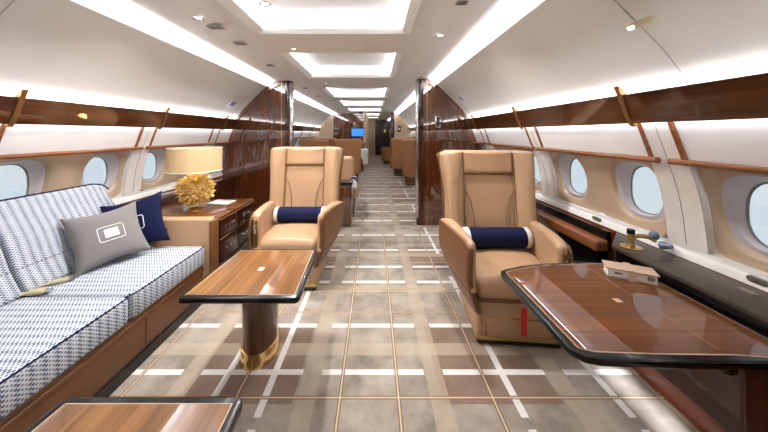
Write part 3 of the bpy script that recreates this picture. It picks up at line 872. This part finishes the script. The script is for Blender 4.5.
lamp = empty('table_lamp', 'gold coral table lamp with glowing cream drum shade on sideboard', 'lamp', (-1.505, 2.36, .6))
b = lt([(.07, 0), (.07, .012), (.05, .02), (.03, .03)], 0, 0, 32); link('lamp_base', b, M['brass'], lamp)
b = bmesh.new(); R_ = .085; zc = .175
R_ = .105
bmesh.ops.create_icosphere(b, subdivisions=3, radius=R_, matrix=Matrix.Translation((0, 0, zc)))
ga = PI*(3-math.sqrt(5)); NS = 520
for i in range(NS):
    zz = 1-2*(i+.5)/NS; rr = math.sqrt(1-zz*zz); a = ga*i
    d = Vector((rr*math.cos(a), rr*math.sin(a), zz)); L = random.uniform(.125, .152)
    jit = Vector((random.uniform(-1, 1), random.uniform(-1, 1), random.uniform(-1, 1)))*.012
    if zz < -.9 : L = .12
    p0 = d*R_*.92; p1 = d*(R_+L)/2+jit; p2 = d*L+jit*1.4
    cz = Vector((0, 0, zc)); tube(b, [p0+cz, p1+cz, p2+cz], .0062, 5, rfun=lambda t: 1-.3*t)
link('lamp_body', b, M['gold'], lamp, angle=60)
link('lamp_neck', tb([(0, 0, .27), (0, 0, .42)], .008, 10), M['brass'], lamp)
b = bmesh.new(); n = 48
rings = [[b.verts.new((r*math.cos(2*PI*j/n), r*math.sin(2*PI*j/n), z)) for j in range(n)] for r, z in ((.198, .332), (.200, .525), (.197, .525), (.195, .332))]
for A, B in zip(rings, rings[1:]+rings[:1]):
    for j in range(n): b.faces.new((A[j], A[(j+1) % n], B[(j+1) % n], B[j]))
link('lamp_shade', b, M['shade'], lamp)
b = bmesh.new()
for z in (.334, .524): tube(b, [(.1995*math.cos(2*PI*j/n), .1995*math.sin(2*PI*j/n), z) for j in range(n)], .003, 5, closed=True)
link('shade_trim', b, M['offwhite'], lamp)
b = bmesh.new()
for j in range(3): tube(b, [(0, 0, .42), (.197*math.cos(j*2*PI/3), .197*math.sin(j*2*PI/3), .5)], .002, 5)
link('shade_spider', b, M['brass'], lamp)
b = bmesh.new(); bmesh.ops.create_icosphere(b, subdivisions=2, radius=.028, matrix=Matrix.Translation((0, 0, .44))); link('light_bulb', b, emit('bulb', (255, 214, 150), 14), lamp)

# ------------------------------------------------------------ details on partitions and ceiling
sw = empty('switch_panel', 'small chrome framed switch panel with black screen on right partition', 'switch', (.865, 3.795, 1.40))
link('switch_plate', bx(-.035, .035, -.010, .0, -.08, .08, bev=.006), M['chrome'], sw)
link('switch_screen', bx(-.024, .024, -.013, -.009, -.065, .065, bev=.002), M['black'], sw)
link('switch_button', bx(-.008, .008, -.0145, -.0125, -.055, -.042), M['chrome'], sw)
sw = empty('wall_control', 'small black control on the far cream wall', 'switch', (.90, 9.945, 1.40))
link('control_plate', bx(-.06, .06, -.02, 0, -.11, .11, bev=.01), M['black'], sw)
link('control_key', bx(-.02, .02, -.026, -.019, -.03, .03), M['chrome'], sw)
tv = empty('monitor', 'wall monitor with blue picture on the far wood partition', 'monitor', (-.58, 10.0, 1.25))
link('monitor_case', bx(-.23, .23, -.04, 0, -.13, .17, bev=.01), M['black'], tv)
link('monitor_screen', bx(-.21, .21, -.046, -.039, -.11, .15), M['screen'], tv)
pc = empty('wall_picture', 'small turquoise picture on the cream corridor wall', 'picture', (-.296, 11.2, 1.33))
link('picture_frame', bx(0, .03, -.25, .25, -.14, .14, bev=.004), M['cream'], pc)
link('picture_print', bx(.029, .034, -.22, .22, -.12, .12), M['teal'], pc)

def downlight(label, x, y, z, r=.032, grp='', power=16):
    root = empty('downlight', label, 'light', (x, y, z), 0, None)
    b = lt([(r, 0), (r*1.02, -.006), (r*.85, -.009), (r*.6, -.004), (r*.6, 0)], 0, 0, 28, cap=False); link('light_ring', b, M['chrome'], root)
    b = lt([(r*.6, -.003), (r*.55, -.004)], 0, 0, 20); link('light_lens', b, M['spot'], root)
    if power: area('downlight_beam', (x, y, z-.012), (0, 0, 0), r, r, power, WARM, spread=math.radians(140))
def ceil_z(x):
    s = abs(x-CX)
    if s < .7: return 2.05
    if s < .74: return 2.05-.015*(s-.70)/.04
    if s < .90: return 2.035-.045*(s-.74)/.16
    return 1.99-.005*(s-.9)/.2
def on_ceiling(px, py):
    z = 2.05
    for _ in range(6):
        Yv = F*(z-H)/(133-py); x = (px-374)*Yv/F; z = ceil_z(x)
    return x, Yv, z
for px, py, lab, r in ((265, 3, 'chrome downlight nearest, at the left of the first recess', .036), (294, 48.5, 'chrome downlight between first and second ceiling recess', .03),
                    (326, 82.5, 'chrome downlight between second and third ceiling recess', .03), (440, 35, 'chrome downlight in the right side ceiling', .034),
                    (455.5, 3, None, 0), (198, 17.5, 'chrome spotlight above the left vents', .034), (425.5, 65, 'small sensor dot before the right partition', .014), (418.5, 75, 'tiny sensor dot nearest the right partition', .012)):
    if lab: x, y, z = on_ceiling(px, py); downlight(lab, x, y, z-.0005, r, power=11 if r > .02 else 0)
def vent(px, py, w, l, label):
    x, y, z = on_ceiling(px, py)
    root = empty('ceiling_vent', label, 'vent', (x, y, z-.001))
    link('vent_plate', bx(-w/2, w/2, -l/2, l/2, -.005, 0, bev=.001), M['ventgrey'], root)
    b = bmesh.new()
    for i in range(4):
        yy = -l/2+l*(i+1)/5; box(b, -w/2+.006, w/2-.006, yy-.002, yy+.002, -.0065, -.0045)
    link('vent_slot', b, M['plinth'], root, smooth=False)
for px, py, w, l, lab in ((212, 27, .16, .08, 'grey ceiling vent nearest, on the left'), (237.5, 43, .14, .09, 'grey ceiling vent, second from the camera on the left'),
                          (269, 65, .10, .09, 'grey ceiling vent just before the left partition'), (304.5, 88, .10, .12, 'grey ceiling vent just past the left partition'), (318, 96, .10, .12, 'grey ceiling vent far down the left side'),
                          (463, 2, .08, .06, 'white-edged ceiling vent on the right, at the top edge')):
    vent(px, py, w, l, lab)
# reading light bar on the right ceiling panel: on arc at s between 1.27 and 1.5
rl = empty('reading_light', 'slim oblong light fixture on the right ceiling side panel', 'light', (.985, 1.02, 1.79))
sl = (.985+.33); 
Yv = 1.02
z = 1.25+113*Yv/F; x = 268*Yv/F
# intersect ray through (642,21) with arc
best = None
for (s0, z0), (s1, z1) in zip(arc, arc[1:]):
    for q in range(20):
        s_ = s0+(s1-s0)*q/20; z_ = z0+(z1-z0)*q/20; d = abs((z_-H)/(s_+CX)-112/268)
        if best is None or d < best[0]: best = (d, s_, z_)
sx_, sz_ = best[1]+CX, best[2]; yy = sx_*F/268
rl.location = (sx_-.004, yy, sz_-.004); rl.rotation_euler = (0, math.radians(44), 0)
link('fixture_plate', pr(rrect(-.011, .011, -.055, .055, .010, 5), 'Z', -.016, .0, bev=.002, seg=2), M['belt'], rl)
link('fixture_lens', pr(rrect(-.007, .007, .018, .045, .006, 4), 'Z', -.0175, -.0158), M['led'], rl)
def sign(label, px, py, sd, y):
    x = (px-374)*y/F; z = H+(133-py)*y/F
    # snap to arc
    bs = min(((abs(s_-abs(x-CX)), s_, z_) for s_, z_ in arc))
    root = empty('ceiling_sign', label, 'sign', (SX(sd, bs[1])-sd*.006, y, bs[2]-.006)); root.rotation_euler = (0, sd*math.radians(44), 0)
    link('sign_plate', bx(-.05, .05, -.07, .07, -.008, 0, bev=.003), M['white'], root)
    link('sign_face', bx(-.038, .038, -.06, .06, -.010, -.0075), M['sign'], root)
sign('small lilac sign on the right ceiling panel before the partition', 463, 107, 1, 3.45)
sign('small lilac sign on the left ceiling panel before the partition', 232, 108, -1, 3.55)

# ------------------------------------------------------------ cabinet and seats beyond the partitions
cb = empty('low_cabinet', 'low dark wood cabinet in the aisle behind the left club seat', 'cabinet', (0, 0, 0))
link('cabinet_body', bx(-1.10, -.30, 3.70, 3.93, .02, .555, bev=.02), M['wood_z'], cb)
link('cabinet_top', bx(-1.12, -.285, 3.69, 3.935, .556, .60, bev=.008), M['black'], cb)
link('cabinet_handle', tb([(-.285, 3.75, .12), (-.262, 3.75, .14), (-.262, 3.75, .50), (-.285, 3.75, .52)], .010, 8), M['chrome'], cb)
far = []
base = make_seat('club_seat', 'brown leather seat back seen from behind, left of the aisle', (-.62, 7.45, 0), PI, dark=True)
far.append(base); base.scale = (.9, 1, 1)
for i, (x, y, r, lab) in enumerate([(-1.42, 7.45, PI, 'brown leather seat back against the far left windows'), (-1.40, 8.9, PI, 'brown leather seat behind the far left seats'),
                     (.98, 7.1, PI, 'brown leather seat right of the aisle beyond the partition'), (.80, 8.6, PI, 'second brown leather seat right of the aisle'),
                     (.58, 11.6, PI, 'low brown leather seat in the far corridor on the right')]):
    c = duptree(base, None, label=lab); c.location = (x, y, 0); c.rotation_euler.z = r
    c.scale = (.9, 1, 1)
    if y > 11: c.scale = (.8, .8, .62)
lc = empty('lounge_seat', 'low tan leather lounge seat just past the low cabinet, mostly hidden', 'seat', (-.66, 4.15, 0))
link('seat_base', bx(-.38, .36, .02, .66, .03, .27, bev=.02), M['leather_dk'], lc)
link('foot_plinth', bx(-.36, .34, .04, .64, 0, .03), M['plinth'], lc)
link('seat_cushion', bx(-.40, .42, 0, .62, .272, .41, bev=.04, seg=4), M['leather'], lc)
link('backrest', pillow(rrect(-.40, .33, .415, .86, .08, 6), 'Y', .50, .66, .06), M['leather'], lc, angle=80)
bl = bolster('dark bolster cushion with white end lying beyond the low cabinet', -.325, 4.31, .34, .075, .486); bl.rotation_euler.z = math.radians(90)
tc = empty('far_table', 'far table under a white cloth left of the aisle', 'table', (-.40, 9.2, 0))
link('table_cloth', bx(-.25, .20, -.3, .3, .25, .72, bev=.03, seg=3), M['paper'], tc)
link('table_leg', bx(-.08, .06, -.1, .1, 0, .25), M['wood_dark'], tc)

# ------------------------------------------------------------ sky and camera
w = bpy.data.worlds.new('sky'); S.world = w; w.use_nodes = True
bg = w.node_tree.nodes['Background']; bg.inputs[0].default_value = (.72, .80, .86, 1); bg.inputs[1].default_value = .95

cam = bpy.data.cameras.new('camera'); co = bpy.data.objects.new('camera', cam); COL.objects.link(co)
co.location = (0, 0, H); co.rotation_euler = (PI/2, 0, 0)
cam.sensor_width = 36; cam.lens = 36*F/768; cam.shift_x = 10/768; cam.shift_y = -83/768; cam.clip_start = .02
S.camera = co
vs = S.view_settings; vs.view_transform = 'Standard'; vs.look = 'None'; vs.gamma = 1; vs.use_curve_mapping = False; vs.exposure = 0.22
